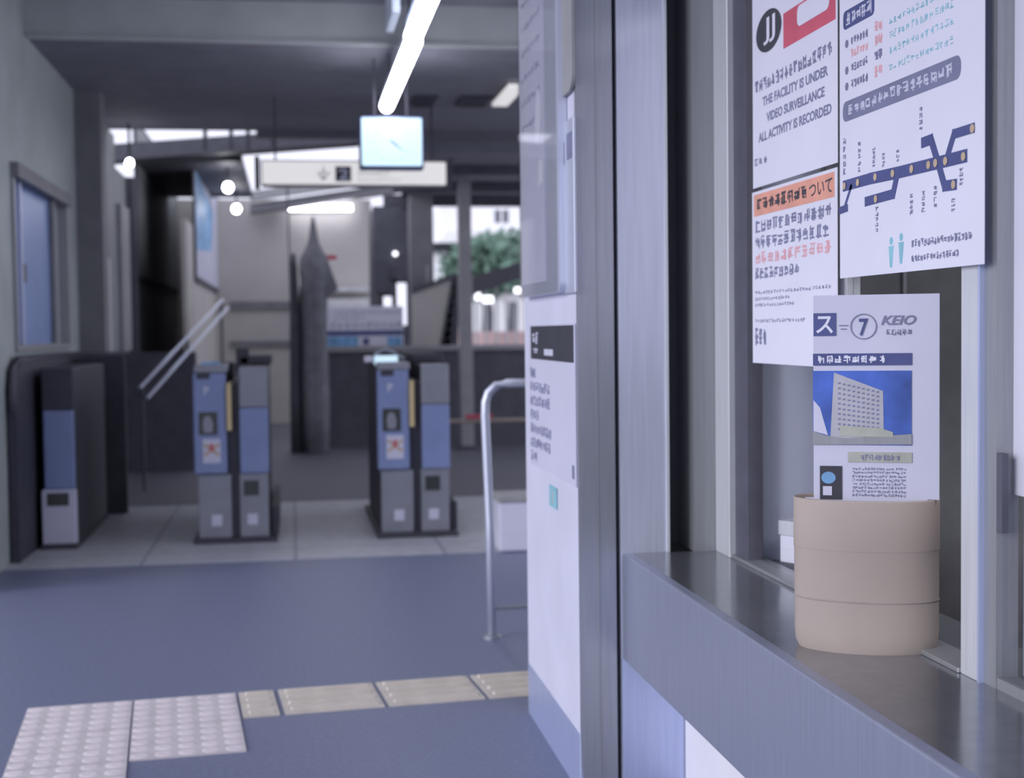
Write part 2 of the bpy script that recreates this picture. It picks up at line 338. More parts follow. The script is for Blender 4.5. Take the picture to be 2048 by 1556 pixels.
# beige stair-side panel with lattice
bd = Board((1.5, 17.3, 0), 0)
R = thing('stair_side_panel', 'beige sloping stair side panel with dark lattice edge behind the parapet', 'panel', (1.5, 17.3, 0))
P = [bd.uv(*p) for p in ((824, 700), (824, 588), (912, 556), (882, 700))]; P = [(P[0][0], .0)]+P[1:3]+[(P[3][0], 0)]
MB().prism(P, 0, .05).build('panel', BEIGE, R)
P = [bd.uv(*p) for p in ((824, 588), (824, 578), (914, 545), (912, 556))]; MB().prism(P, -.02, .06).build('cap_rail', DARKM, R)
mb = MB(); A, B, A2, B2 = bd.uv(880, 700), bd.uv(905, 560), bd.uv(914, 700), bd.uv(916, 550)
stroke(mb, [A, B], .025, -.02); stroke(mb, [A2, B2], .025, -.02)
for k in range(9):
    f = k/8; stroke(mb, [(A[0]+(B[0]-A[0])*f, A[1]+(B[1]-A[1])*f), (A2[0]+(B2[0]-A2[0])*min(1, f+.1), A2[1]+(B2[1]-A2[1])*min(1, f+.1))], .014, -.02)
mb.prism([A, B, B2, A2], 0, .01); mb.build('lattice', DARKM, R)
# clinic advertisement board
bd = Board((.7, 17.0, 0), 0); (u0_, v0_), (u1_, v1_) = bd.uv(652, 700), bd.uv(806, 612)
R = thing('advertising_board', 'white and blue clinic advertising board behind the parapet', 'advertising board', (.7, 17.0, 0))
MB().box(u0_, u1_, 0, .06, v0_-.1, v1_).build('board', PAPER, R, .004)
MB().box(u0_+.1, u0_+.15, .01, .05, 0, v0_-.1).build('leg', DARKM, R); MB().box(u1_-.15, u1_-.1, .01, .05, 0, v0_-.1).build('leg', DARKM, R)
L = lambda x, y: bd.uv(x, y)
a, b = L(652, 672), L(806, 660); MB().box(a[0], b[0], -.004, 0, a[1], b[1]).build('blue_band', NAVY, R)
a, b = L(654, 693), L(716, 673); MB().box(a[0], b[0], -.004, 0, a[1], b[1]).build('picture', BLUEP, R)
a, b = L(775, 693), L(804, 673); MB().box(a[0], b[0], -.004, 0, a[1], b[1]).build('picture', BLUEP, R)
a, b = L(726, 690), L(738, 676); MB().box(a[0], b[0], -.004, 0, a[1], b[1]).build('emblem', NAVY, R)
text('lettering', 'ファミリークリニック', GREYI, R, L(660, 659), L(802, 643), -.004, .02)
mb = MB(); a, b = L(668, 629), L(800, 620); glyphs(mb, a[0], a[1], b[0], b[1], 12, -.001); a, b = L(668, 640), L(732, 632); glyphs(mb, a[0], a[1], b[0], b[1], 6, -.001); mb.build('small_print', GREYI, R)
# ledge strips above the board, white stands in for their bright reflections
struct(MB().box(.15, 1.2, 20.6, 20.95, 1.72, 1.86).build('trim_17', ROOFW), 'lower ledge strip, whitened for its glow, on the beige back wall', 'ledge')
struct(MB().box(.15, 1.2, 20.6, 20.95, 1.97, 2.03).build('trim_18', ROOFW), 'thin upper ledge strip, whitened for its glow, on the beige back wall', 'ledge')

# pointed covered stand and poles
bp_ = at(634, 905, Z=0)
R = thing('covered_stand', 'tall grey cloth covered stand rising to a point beyond the gates', 'covered stand', (bp_.x, 15.6, 0))
k_ = 15.55/2750
prof = [(.13, 0), (.14, .5), (.135, 1.0), (.125, 1.35), (.135, 1.75), (.155, 1.92), (.17, 2.05), (.155, 2.18), (.10, 2.28), (.06, 2.36), (.045, 2.45), (.03, 2.56), (.012, 2.66)]
MB().lathe(prof, 40, 1, .8, lambda a, k: .07*math.sin(5*a+k*.3)+.03*math.sin(11*a)).build('cover', CLOTH, R, smooth=True)
MB().prism([(.10, 1.72), (.27, 1.84), (.16, 2.16), (.05, 2.2)], -.05, .05).build('flap', CLOTH, R, .02)
MB().box(.13, .26, .1, .11, 2.18, 2.23).build('red_tag', RED, R)
R = thing('guide_pole', 'thin tall pole with dark padded lower half left of the covered stand', 'pole', (at(594, 905, Y=15.7).x, 15.7, 0))
MB().tube([(-.03, 0, .4), (-.055, 0, 3.30)], .009, 8).build('pole', DARKM, R)
MB().lathe([(.085, 0), (.085, .6), (.075, 1.2), (.06, 1.7), (.05, 2.1), (.03, 2.25)], 16, .8, .8).build('padding', DARKM, R, smooth=True)
MB().lathe([(.05, 0), (.05, 1.3), (.04, 1.75), (.02, 1.9)], 12, .7, .7).build('padding', DARKM, R, smooth=True).location = (.08, .02, 0)

# opposite platform, houses and trees
R = thing('platform_shelter', 'long dark roofed platform shelter outside on the right', 'shelter', (4.5, 30, -.05))
def rel(p, o): return tuple(Vector(p)-Vector(o))
bdp = Board((4.5, 30, -.05), 0); q = lambda x, y: bdp.uv(x, y)
P = [q(938, 556), q(1075, 512), q(1075, 545), q(938, 592)]; MB().prism(P, -.6, 2.5).build('roof', DROOF, R)
for x in (953, 973, 994, 1014, 1032, 1052):
    a = q(x, 686); b = q(x, 575); MB().box(a[0]-.025, a[0]+.025, 0, .05, 0, b[1]).build('post', ALU, R)
a, b = q(935, 690), q(1080, 662); MB().box(a[0], b[0], .3, 2.2, 0, b[1]).build('platform_edge', PAV, R)
for x0, x1, y0, y1 in ((950, 960, 585, 600), (965, 985, 592, 606), (1000, 1040, 588, 604), (1028, 1050, 575, 586)):
    a, b = q(x0, y1), q(x1, y0); MB().box(a[0], b[0], -.1, -.05, a[1], b[1]).build('hanging_sign', LAMP2 if x1-x0 < 25 else HOUSE, R)
def far_box(name, label, cat, Y, x0, y0, x1, y1, m, D=4, zb=None):
    a = at(x0, y1, Y=Y); b = at(x1, y0, Y=Y); R = thing(name, label, cat, ((a.x+b.x)/2, Y, -.05)); w2 = (b.x-a.x)/2
    return R, w2, a.z+.05, b.z+.05, MB().box(-w2, w2, 0, D, 0 if zb is None else zb, b.z+.05).build('wall', m, R)
R, w2, z0, z1, _ = far_box('house', 'white building with two dark windows beyond the tracks', 'building', 60, 884, 412, 1110, 480, HOUSE)
for x in (990, 1006):
    a, b = at(x, 446, Y=60), at(x+10, 420, Y=60); MB().box(a.x-R.location.x, b.x-R.location.x, -.03, 0, a.z+.05, b.z+.05).build('window', GASK, R)
a, b = at(868, 480, Y=56), at(1110, 455, Y=56)
MB().prism([(-w2-.6, a.z), (w2+.6, a.z+.1), (w2+.2, b.z+.1), (-w2-.1, b.z)], -3, 0).build('roof', ROOFW, R)
R, w2, z0, z1, _ = far_box('house', 'pale low building seen right of the wide column', 'building', 50, 860, 500, 925, 565, ROOFW)
MB().prism([(-w2-.2, z1-.05), (w2+.2, z1-.05), (w2+.1, z1+.25), (-w2-.1, z1+.25)], -.3, 4).build('roof', DROOF, R)
def tree(px, py, r, Y, label):
    c0 = at(px, py, Y=Y); R = thing('tree', label, 'tree', (c0.x, Y, -.05), group=None)
    MB().tube([(0, 0, 0), (.1, 0, c0.z*.6), (0, 0, c0.z)], [.22, .16, .08], 8).build('trunk', DARKM, R)
    mb = MB()
    for k in range(1500):
        v = Vector((random.gauss(0, 1), random.gauss(0, 1), random.gauss(0, 1))).normalized()*r*random.uniform(.55, 1.0)*(1+.15*math.sin(3*k)); v.z *= .75
        s_ = random.uniform(.08, .2); e1 = Vector((random.gauss(0, 1), random.gauss(0, 1), random.gauss(0, 1))).normalized()*s_; e2 = e1.orthogonal().normalized()*s_*.7
        i = len(mb.v); o = v+Vector((0, 0, c0.z)); mb.v += [tuple(o-e1), tuple(o-e2), tuple(o+e1), tuple(o+e2)]; mb.f.append((i, i+1, i+2, i+3))
    mb.build('foliage', LEAF, R)
tree(968, 535, 1.25, 40, 'grey green tree beyond the platform roof, left of the pair')
tree(1020, 522, 1.45, 46, 'grey green tree beyond the platform roof, right of the pair')

# ------------------------------------------------------------------ tactile paving
A0 = at(472, 1388, Z=0); ang = math.atan2(5.29-5.15, .89+.70); s_ = .372
def warn_tile():
    R = thing('tactile_warning_tile', '', 'tactile tile'); MB().box(.003, s_-.003, -s_+.003, -.003, 0, .006).build('tile_base', PINK, R)
    mb = MB()
    for i in range(5):
        for j in range(5):
            x, y = s_*(i+.5)/5, -s_*(j+.5)/5; r = .032
            o = len(mb.v); n = 12
            mb.v += [(x+r*math.cos(2*math.pi*k/n), y+r*math.sin(2*math.pi*k/n), .006) for k in range(n)]+[(x+r*.7*math.cos(2*math.pi*k/n), y+r*.7*math.sin(2*math.pi*k/n), .0082) for k in range(n)]
            mb.f += [(o+k, o+(k+1) % n, o+n+(k+1) % n, o+n+k) for k in range(n)]+[tuple(o+n+k for k in range(n))]
    mb.build('raised_dots', PINKD, R); return R
def guide_tile(L):
    R = thing('tactile_guide_tile', '', 'tactile tile'); MB().box(.004, L-.014, -.345, -.003, 0, .006).build('tile_base', YEL, R)
    mb = MB()
    for j in range(4):
        y = -.345*(j+.5)/4; mb.prism([(.025, .006), (L-.03, .006), (L-.036, .013), (.031, .013)], y-.016, y+.016)
    mb.build('raised_bars', YEL, R); return R
def dup(root):
    r = root.copy(); C.objects.link(r)
    for ch in list(root.children):
        k = ch.copy(); C.objects.link(k); k.parent = r
    return r
ex, ey = Vector((math.cos(ang), math.sin(ang), 0)), Vector((math.sin(ang), -math.cos(ang), 0))
proto = None
wl_names = {(-1, 0): 'pale dotted tactile tile, top right one of the warning block', (-2, 0): 'pale dotted tactile tile, top left one of the warning block',
            (-1, 1): 'pale dotted tactile tile, bottom right one of the warning block, under the top right one', (-2, 1): 'pale dotted tactile tile in the second row at the left of the warning block',
            (-2, 2): 'pale dotted tactile tile cut by the bottom edge of the photo'}
for (i, j), lab in wl_names.items():
    t = proto = warn_tile() if proto is None else proto
    if (i, j) != (-1, 0): t = dup(proto)
    t.location = A0+ex*s_*i+ey*s_*j*1.0; t.rotation_euler[2] = ang; t['label'] = lab; t['group'] = 'dotted tactile warning tiles'
t = guide_tile(.145); t.location = A0+ex*.005; t.rotation_euler[2] = ang; t['label'] = 'short cut tactile bar tile next to the dotted block'; t['group'] = 'barred tactile guide tiles'
pg = guide_tile(.372)
for k in range(6):
    t = pg if k == 0 else dup(pg); t.location = A0+ex*(.152+.372*k); t.rotation_euler[2] = ang; t['group'] = 'barred tactile guide tiles'
    t['label'] = ('yellowish barred tactile tile, longest visible one right of the short cut tile', 'yellowish barred tactile tile, second full one right of the short cut tile', 'yellowish barred tactile tile beside the pillar foot, third full one', 'yellowish barred tactile tile hidden behind the pillar, fourth full one', 'yellowish barred tactile tile hidden behind the pillar, fifth full one', 'yellowish barred tactile tile hidden behind the pillar, sixth full one')[k]
    if k > 2:
        for ch in list(t.children): bpy.data.objects.remove(ch)
        bpy.data.objects.remove(t)

# ------------------------------------------------------------------ ticket gates
def gate(pxl, name, label, dy=0., single=False):
    Y0 = 9.02+dy; bs = at(pxl, 1086, Y=Y0); R = thing(name, label, 'ticket gate', (bs.x, Y0, .004)); m_ = 1/304.
    def X(p): return (p-393)*m_
    def Z(y): return (1086-y)*m_
    D = 1.5
    if not single:
        MB().box(X(388), X(550), -.03, D+.05, 0, .03).build('kick_plate', GDARK, R, .005)
        MB().box(X(398), X(454), .05, D, .03, Z(738)).build('cabinet', GDARK, R, .006)
        MB().box(X(398), X(462), 0.02, 0.07, .03, Z(952)).build('lower_body', GGREY, R, .006)
        # upper left body: tapered front with rounded top
        MB().box(X(392), X(455), 0.0, 0.05, Z(950), Z(752)).build('reader_panel', GBLUE, R, .012)
        MB().box(X(394), X(458), .0, .3, Z(752), Z(736)).build('top_cap', GGREY, R, .01)
        MB().box(X(400), X(425), -.004, .04, Z(763), Z(752)).build('ticket_slot', GDARK, R)
        MB().box(X(456), X(465), -.01, .3, Z(865), Z(773)).build('yellow_bar', YBAR, R, .003)
        MB().box(X(455), X(480), .05, D, .03, Z(775)).build('inner_housing', GDARK, R)
        MB().box(X(402), X(438), -.003, .0, Z(873), Z(828)).build('display', SCRN, R)
        MB().prism([(X(412), Z(868)), (X(428), Z(868)), (X(430), Z(850)), (X(424), Z(836)), (X(414), Z(836)), (X(410), Z(850))], -.005, -.003).build('display_figure', GGREY, R)
        MB().box(X(409), X(443), -.003, .0, Z(928), Z(881)).build('sticker', PAPER2, R)
        mb = MB(); stroke(mb, [(X(413), Z(912)), (X(439), Z(892))], .018, -.004); stroke(mb, [(X(413), Z(892)), (X(439), Z(912))], .018, -.004); mb.build('sticker_cross', GOLD, R)
        MB().box(X(423), X(429), -.007, -.005, Z(905), Z(890)).build('sticker_mark', RED, R)
        text('panel_letter', 'P', PAPER2, R, (X(413), Z(794)), (X(423), Z(778)), -.003, .03)
        MB().box(X(423), X(443), .016, .02, Z(1053), Z(1031)).build('sensor_window', PAPER2, R)
    o = 0 if not single else -310+0
    if single:
        def X(p): return (p-480)*m_*1.1
        MB().box(X(476), X(538), -.03, D+.05, 0, .03).build('kick_plate', GDARK, R, .005)
        MB().box(X(482), X(534), .05, D, .03, Z(742)).build('cabinet', GDARK, R, .006)
        MB().box(X(478), X(536), 0.0, 0.05, .03, Z(972)).build('lower_body', PAPER2, R, .006)
        MB().box(X(482), X(534), 0.02, 0.07, Z(972), Z(740)).build('reader_panel', GBLUE, R, .012)
        MB().box(X(481), X(535), .015, D, Z(820), Z(738)).build('top_cap', GDARK, R, .01)
        MB().box(X(487), X(524), -.003, 0, Z(1003), Z(978)).build('sensor_window', SCRN, R)
        return R
    MB().box(X(481), X(534), .05, D, .03, Z(741)).build('cabinet', GDARK, R, .006)
    MB().box(X(478), X(534), 0.02, 0.07, .03, Z(950)).build('lower_body', GGREY, R, .006)
    MB().box(X(480), X(536), 0.0, 0.05, Z(950), Z(822)).build('blue_front', GBLUE, R, .01)
    MB().box(X(480), X(536), 0.01, 0.06, Z(822), Z(740)).build('upper_housing', GGREY, R, .012)
    MB().box(X(476), X(542), .5, D, Z(740), Z(722)).build('hood', GDARK, R, .01)
    MB().box(X(486), X(515), .014, .02, Z(994), Z(965)).build('sensor_window', SCRN, R)
    MB().box(X(492), X(512), .014, .02, Z(1052), Z(1031)).build('sensor_window', PAPER2, R)
    MB().box(X(538), X(552), .1, D, .03, Z(1022)).build('flap_housing', GDARK, R)
    return R
g1 = gate(393, 'ticket_gate', 'blue and grey double ticket gate in the middle left', 0)
MB().box((470-393)/304, (497-393)/304, .5, .58, 1.10, 1.25).build('card_post', GDARK, g1, .01)
MB().box((405-393)/304, (440-393)/304, .2, .34, 1.145, 1.165).build('screen_or_glint', BLUEP, g1)  # blue slab stands for a highlight on this gate's top, no screen here
g2 = gate(760, 'ticket_gate', 'blue and grey double ticket gate near the handrail with lit top screen', -.03)
mb = MB(); mb.box(0, .15, .2, .32, 1.13, 1.19); o = mb.build('screen_or_glint', CLK, g2, .004)
MB().box(-.07, -.015, .2, .3, 1.15, 1.19).build('card_reader', PAPER, g2, .004)
MB().tube([(.0, .3, 1.2), (.08, .3, 1.24), (.2, .28, 1.17)], .012, 8).build('screen_arm', GGREY, g2)
gate(88, 'ticket_gate', 'single dim ticket gate with white foot by the left wall', 0, True)
R = thing('side_fence', 'dark fence panel with rounded top along the left wall beside the leftmost gate', 'fence', (XL+.01, 8.50, 0), math.pi/2)
MB().prism([(0, 0), (0, 1.02), (.06, 1.14), (.2, 1.20), (2.2, 1.20), (2.2, 0)], -.05, 0).build('panel', GDARK, R)
MB().box(2.2, 2.26, -.42, 0, 0, 1.19).build('end_panel', GDARK, R)
MB().tube([(0, -.03, .9), (0, -.03, 1.04), (.06, -.03, 1.16), (.2, -.03, 1.215), (2.23, -.03, 1.215), (2.23, -.42, 1.21)], .022, 10).build('top_rail', DARKM, R, smooth=True)

# ------------------------------------------------------------------ handrail, small bin
hb = at(985, 1275, Z=0); R = thing('handrail', 'bent stainless pipe handrail standing left of the white pillar', 'handrail', (hb.x, hb.y, 0))
MB().tube([(0, 0, 0), (-.005, 0, .5), (-.02, 0, .98), (-.018, 0, 1.04), (-.005, 0, 1.08), (.03, 0, 1.112), (.08, 0, 1.122), (.6, 0, 1.122)], .019, 16).build('pipe', STEELL, R, smooth=True)
MB().tube([(0, 0, .13), (.6, 0, .13)], .009, 8).build('lower_bar', STEEL, R)
MB().tube([(.6, 0, 0), (.6, 0, 1.13)], .019, 12).build('pipe', STEELL, R, smooth=True)
MB().lathe([(.045, 0), (.045, .006), (.022, .012)], 20).build('base_flange', STEEL, R)
p0 = at(1000, 1105, Z=0); R = thing('white_bin', 'small white box standing on the floor behind the handrail', 'bin', (p0.x, p0.y, .004))
MB().box(0, .3, 0, .25, 0, .30).build('body', WHITE, R, .01); MB().box(-.01, .31, -.01, .26, .30, .345).build('lid', COLL, R, .008)
R = thing('far_barrier', 'thin pale and red barrier bar seen behind the handrail', 'barrier', (1.0, 12.8, 0))
MB().tube([(.40, 0, .51), (2.0, 0, .51)], .02, 8).build('bar', KRAFT, R); MB().tube([(.6, .0, .55), (.85, 0, .55)], .02, 8).build('red_sleeve', RED, R); MB().tube([(1.5, 0, 0), (1.5, 0, .55)], .025, 8).build('post', DARKM, R)
MB().tube([(.42, 0, 0), (.42, 0, .5)], .012, 8).build('post', DARKM, R)

# ------------------------------------------------------------------ lamps, clock, hanging sign
def tube_lamp(label, X, y0, y1, z, wd):
    R = thing('fluorescent_lamp', label, 'lamp', (X, y0, z), group=None); L = y1-y0
    MB().box(-wd*.35, wd*.35, 0, L, .055, .10).build('housing', FIXT, R, .01)
    mb = MB(); mb.tube([(0, .03, .0), (0, L-.03, .0)], wd/2, 16); mb.build('tube', LAMP, R, smooth=True)
    for yy in (0, L-.03): MB().box(-.03, .03, yy, yy+.03, -.03, .08).build('end_cap', GASK if yy == 0 else FIXT, R)
    for yy in (.3, L-.35): MB().box(-.006, .006, yy, yy+.012, .10, (3.57 if y0+yy < 9.4 else 3.31)-z).build('hanger', DARKM, R)
tube_lamp('long bright hanging fluorescent lamp nearest the clock', .715, 7.83, 10.15, 3.0, .10)
tube_lamp('long bright hanging fluorescent lamp cut by the top edge of the photo', .700, 5.4, 7.78, 3.0, .10)
R = thing('hanging_plate', 'pale blue narrow hanging plate left of the upper fluorescent lamp', 'hanging plate', (.56, 7.25, 3.02))
MB().box(-.01, .03, 0, .5, .0, .35).build('plate', FIXT, R); MB().box(0, .02, .2, .22, .35, .55).build('hanger', DARKM, R)
a, b = at(578, 415, Y=20.85), at(704, 415, Y=20.85)
R = thing('fluorescent_lamp', 'horizontal lit fluorescent lamp on the beige back wall', 'lamp', (a.x, 20.85, a.z))
MB().tube([(0, 0, 0), (b.x-a.x, 0, 0)], .05, 12).build('tube', LAMP, R, smooth=True); MB().box(.03, b.x-a.x-.03, .05, .15, -.04, .04).build('housing', FIXT, R)
for k, (x, y, Y) in enumerate(((456, 375, 16.0), (473, 418, 18.5))):
    p = at(x, y, Y=Y); R = thing('globe_lamp', ('nearer, higher', 'farther, lower')[k]+' of two small bright round lamps above the stairs', 'lamp', tuple(p))
    MB().lathe([(.015, -.055), (.04, -.042), (.055, 0), (.04, .042), (.018, .055)], 20).build('globe', GLOBE, R, smooth=True); MB().tube([(0, 0, .05), (0, 0, 3.26-p.z)], .012, 8).build('stem', DARKM, R)
p = at(259, 326, Y=13.2); R = thing('globe_lamp', 'small bright round lamp high beside the dim left wall, left of the other two', 'lamp', tuple(p))
MB().lathe([(.01, -.038), (.026, -.028), (.036, 0), (.026, .028), (.012, .038)], 20).build('globe', GLOBE, R, smooth=True); MB().tube([(0, 0, .035), (0, 0, 3.31-p.z)], .012, 8).build('stem', DARKM, R)
for k, x in enumerate((410, 462, 496, 545)):
    p = at(x, 270, Y=14.2); struct(MB().box(p.x-.02, p.x+.02, 14.2, 14.24, 3.2, 3.6).build('trim_%d' % (20+k), DARKM), 'short dark upright in the narrow sky gap under the ceiling', 'upright')
struct(MB().box(XL, -.5, 15.4, 19.5, 3.24, 3.31).build('trim_19', DARKM), 'dark roof strip above the stair lamps', 'roof')
# ceiling light and vents
for k, (x0, x1) in enumerate(((828, 872), (918, 980))):
    a = at(x0, 200, Z=3.31); b = at(x1, 200, Z=3.31); t = thing('ceiling_vent', ('left', 'right')[k]+' dark vent in the lower ceiling right of the lamp', 'vent', (a.x, a.y-.25, 3.31))
    MB().box(0, b.x-a.x, 0, .5, -.02, 0).build('frame', GASK, t)
    mb = MB()
    for j in range(6): mb.box(.02, b.x-a.x-.02, .03+.08*j, .06+.08*j, -.03, -.02)
    mb.build('louvres', DARKM, t)
a = at(998, 213, Z=3.25); b = at(1020, 188, Z=3.25)
R = thing('ceiling_light', 'small pale slanting light panel in the ceiling beside the pillar', 'lamp', (a.x, a.y, 3.25))
MB().box(-.06, .07, 0, -.9 if b.y < a.y else .9, 0, .03).build('diffuser', SGN, R); MB().box(-.05, .06, .02, .8 if b.y > a.y else -.8, .03, .06).build('housing', DARKM, R)
# clock
Yc = 9.9; bd = Board((0, Yc, 0), 0); (x0, z0), (x1, z1) = bd.uv(720, 337), bd.uv(847, 233)
R = thing('station_clock', 'square lit clock hanging below the end of the fluorescent lamp', 'clock', ((x0+x1)/2, Yc, (z0+z1)/2)); wc, hc = (x1-x0)/2, (z1-z0)/2
mb = MB(); mb.box(-wc, wc, 0, .14, -hc, hc); mb.build('case', NAVY, R, .012)
MB().prism(rrect(-wc+.014, -hc+.02, wc-.014, hc-.012, .012), -.006, .0).build('dial', CLK, R)
mb = MB(); stroke(mb, [(-.012, .012), (.075, -.055)], .007, -.007); mb.build('minute_hand', GREYI, R)
mb = MB(); stroke(mb, [(-.005, .008), (.04, -.025)], .012, -.008); mb.build('hour_hand', GREYI, R)
mb = MB()
for k in range(12):
    aa = k*math.pi/6; stroke(mb, [(.125*math.sin(aa), .125*math.cos(aa)), (.14*math.sin(aa), .14*math.cos(aa))], .006, -.007)
mb.build('hour_marks', TEAL, R)
for s in (-1, 1): MB().box(s*wc*.5-.006, s*wc*.5+.006, .06, .072, hc, 3.31-(z0+z1)/2).build('hanger', DARKM, R)
# platform sign
Ys = 11.6; bd = Board((0, Ys, 0), 0); (x0, z0), (x1, z1) = bd.uv(522, 371), bd.uv(894, 322)
R = thing('platform_sign', 'long lit white platform sign with number 2 and arrow behind the clock', 'sign', (x0, Ys, z0)); Wd, Hd = x1-x0, z1-z0
U = lambda px, py: (bd.uv(px, py)[0]-x0, bd.uv(px, py)[1]-z0)
MB().prism(rrect(0, 0, Wd, Hd, .02), 0, .16).build('case', COLL, R)
MB().prism(rrect(.012, .012, Wd-.012, Hd-.012, .015), -.006, 0).build('lit_face', SGN, R)
a, b = U(671, 363), U(702, 333); MB().box(a[0], b[0], -.008, -.006, a[1], b[1]).build('number_panel', BLACK, R)
text('number', '2', PAPER, R, U(677, 360), U(697, 337), -.009, .04)
mb = MB(); stroke(mb, [U(647, 360), U(647, 334)], .009, -.007); stroke(mb, [U(636, 347), U(647, 360)], .009, -.007); stroke(mb, [U(658, 347), U(647, 360)], .009, -.007); stroke(mb, [U(636, 345), U(658, 345)], .006, -.007)
mb.build('arrow', GREYI, R)
mb = MB(); a, b = U(716, 352), U(780, 343); glyphs(mb, a[0], a[1], b[0], b[1], 7, -.007, 5); a, b = U(716, 363), U(800, 357); glyphs(mb, a[0], a[1], b[0], b[1], 12, -.007, 4); mb.build('small_print', OLIVE, R)
for xx in (.12, Wd-.12): MB().box(xx-.008, xx+.008, .07, .09, Hd, 3.31-z0).build('hanger', DARKM, R)
MB().box(-.05, -.01, .02, .14, -.02, Hd+.03).build('end_cap', DARKM, R)
MB().box(Wd+.01, Wd+.05, .02, .14, -.02, Hd+.03).build('end_cap', DARKM, R)

# ------------------------------------------------------------------ pillar beside the ticket window
R = setting('wall_pillar', 'stainless clad pillar beside the ticket window', 'pillar')
MB().box(.815, .905, 3.86, 4.74, 0, 3.57).build('core', COLL, R)
MB().box(.805, .815, 3.86, 4.745, .18, 3.57).build('white_face', WHITE, R)
MB().prism([(.818, 0), (.912, 0), (.912, 3.57), (.805, 3.57), (.805, .18), (.807, .08)], 3.845, 3.86).build('steel_front', STEEL, R)
MB().box(.803, .815, 3.86, 4.745, 0, .18).build('foot_plate', STEELB, R, .003)
MB().box(.860, .8625, 3.843, 3.845, 0, 3.57).build('seam', ALU, R)
MB().box(.907, .922, 3.95, 4.7, 0, 3.57).build('dark_joint', GASK, R)
def xface(name, label, cat, X, px0, py0, px1, py1, dep=.02):
    bd = Board((X, 0, 0), -math.pi/2); a, b = bd.uv(px0, py1), bd.uv(px1, py0); y0 = -a[0]
    R = thing(name, label, cat, (X, y0, min(a[1], b[1])), -math.pi/2); W_, H_ = b[0]-a[0], None
    def U(px, py): q = bd.uv(px, py); return (q[0]-a[0], q[1]-R.location.z)
    return R, U, W_
R, U, W_ = xface('display_case', 'tall shallow acrylic display case high on the white pillar', 'display case', .778, 1043, 0, 1114, 596)
H_ = 1.35; MB().prism(rrect(0, 0, W_, H_, .03), 0, .025).build('back_box', STEELL, R)
MB().box(.03, W_*.68, -.002, 0, .04, H_-.05).build('printed_sheet', PAPER2, R)
mb = MB()
for k in range(8): glyphs(mb, .06, .55+.08*k, W_*.6, .575+.08*k, 8, -.002, 4, .07)
mb.build('small_print', GREYI, R)
mb = MB(); mb.prism([(.33, .47), (.39, .50), (.42, .60), (.36, .66), (.31, .56)], -.003, -.002); mb.prism([(.36, .33), (.43, .35), (.43, .42), (.37, .42)], -.003, -.002); mb.build('pale_picture', PAPER, R)
MB().box(.0, W_, -.007, -.005, .0, H_).build('acrylic_cover', GL, R)
R, U, W_ = xface('wall_plate', 'pale cream plate with rounded corner high on the white pillar', 'plate', .803, 1120, 0, 1150, 205)
MB().prism(rrect(0, 0, W_, .9, .05), -.012, 0).build('plate', COLL, R, .002)
R, U, W_ = xface('wall_plate', 'narrow bluish panel with a small dark slot low beside the display case', 'panel', .803, 1121, 255, 1152, 590)
hh = U(1121, 255)[1]; MB().box(0, W_, -.008, 0, 0, hh).build('panel', STEELL, R, .002)
a, b = U(1126, 335), U(1134, 285); MB().box(a[0], b[0], -.010, -.008, a[1], b[1]).build('slot', GREYI, R)
a, b = U(1140, 320), U(1149, 262); MB().box(a[0], b[0], -.010, -.008, a[1], b[1]).build('label_strip', GREYI, R)
R, U, W_ = xface('pillar_notice', 'notice with black heading on the white pillar', 'notice', .803, 1062, 647, 1151, 950)
a, b = U(1062, 925), U(1151, 647); MB().box(a[0], b[0], -.003, 0, a[1], b[1]).build('sheet', PAPER2, R)
a2, b2 = U(1064, 717), U(1149, 650); MB().box(a2[0], b2[0], -.004, -.003, a2[1], b2[1]).build('heading_box', BLACK, R)
mb = MB(); glyphs(mb, a2[0]+.03, a2[1]+.015, a2[0]+.15, b2[1]-.07, 1, -.004, 8, .1); glyphs(mb, a2[0]+.03, b2[1]-.065, a2[0]+.15, b2[1]-.015, 2, -.004, 7, .1); mb.box(a2[0]+.25, a2[0]+.40, -.0045, -.004, a2[1]+.015, a2[1]+.035); mb.build('heading_text', PAPER2, R)
mb = MB(); top = a2[1]-.03; rows = [(.05, 4), (.36, 7), (.36, 7), (.16, 3), (.38, 8), (.36, 8), (.12, 2)]
lh = (top-a[1])/len(rows)
for k, (w0_, n) in enumerate(rows): glyphs(mb, .025, top-lh*(k+.75), .025+max(w0_, .1), top-lh*k-.0, n, -.003, 9, .17)
mb.box(W_-.055, W_-.02, -.0035, -.003, a[1]+.02, a[1]+.06); mb.build('body_text', GREYI, R)
R, U, W_ = xface('sticker', 'small teal square sticker under the notice on the pillar', 'sticker', .803, 1100, 975, 1114, 1012)
a, b = U(1100, 1010), U(1114, 977); MB().box(a[0], b[0], -.002, 0, a[1], b[1]).build('square', TEAL, R); q_ = W_/2
MB().box(q_-.012, q_+.012, -.003, -.002, (a[1]+b[1])/2-.02, (a[1]+b[1])/2+.02).build('mark', ALUL, R)

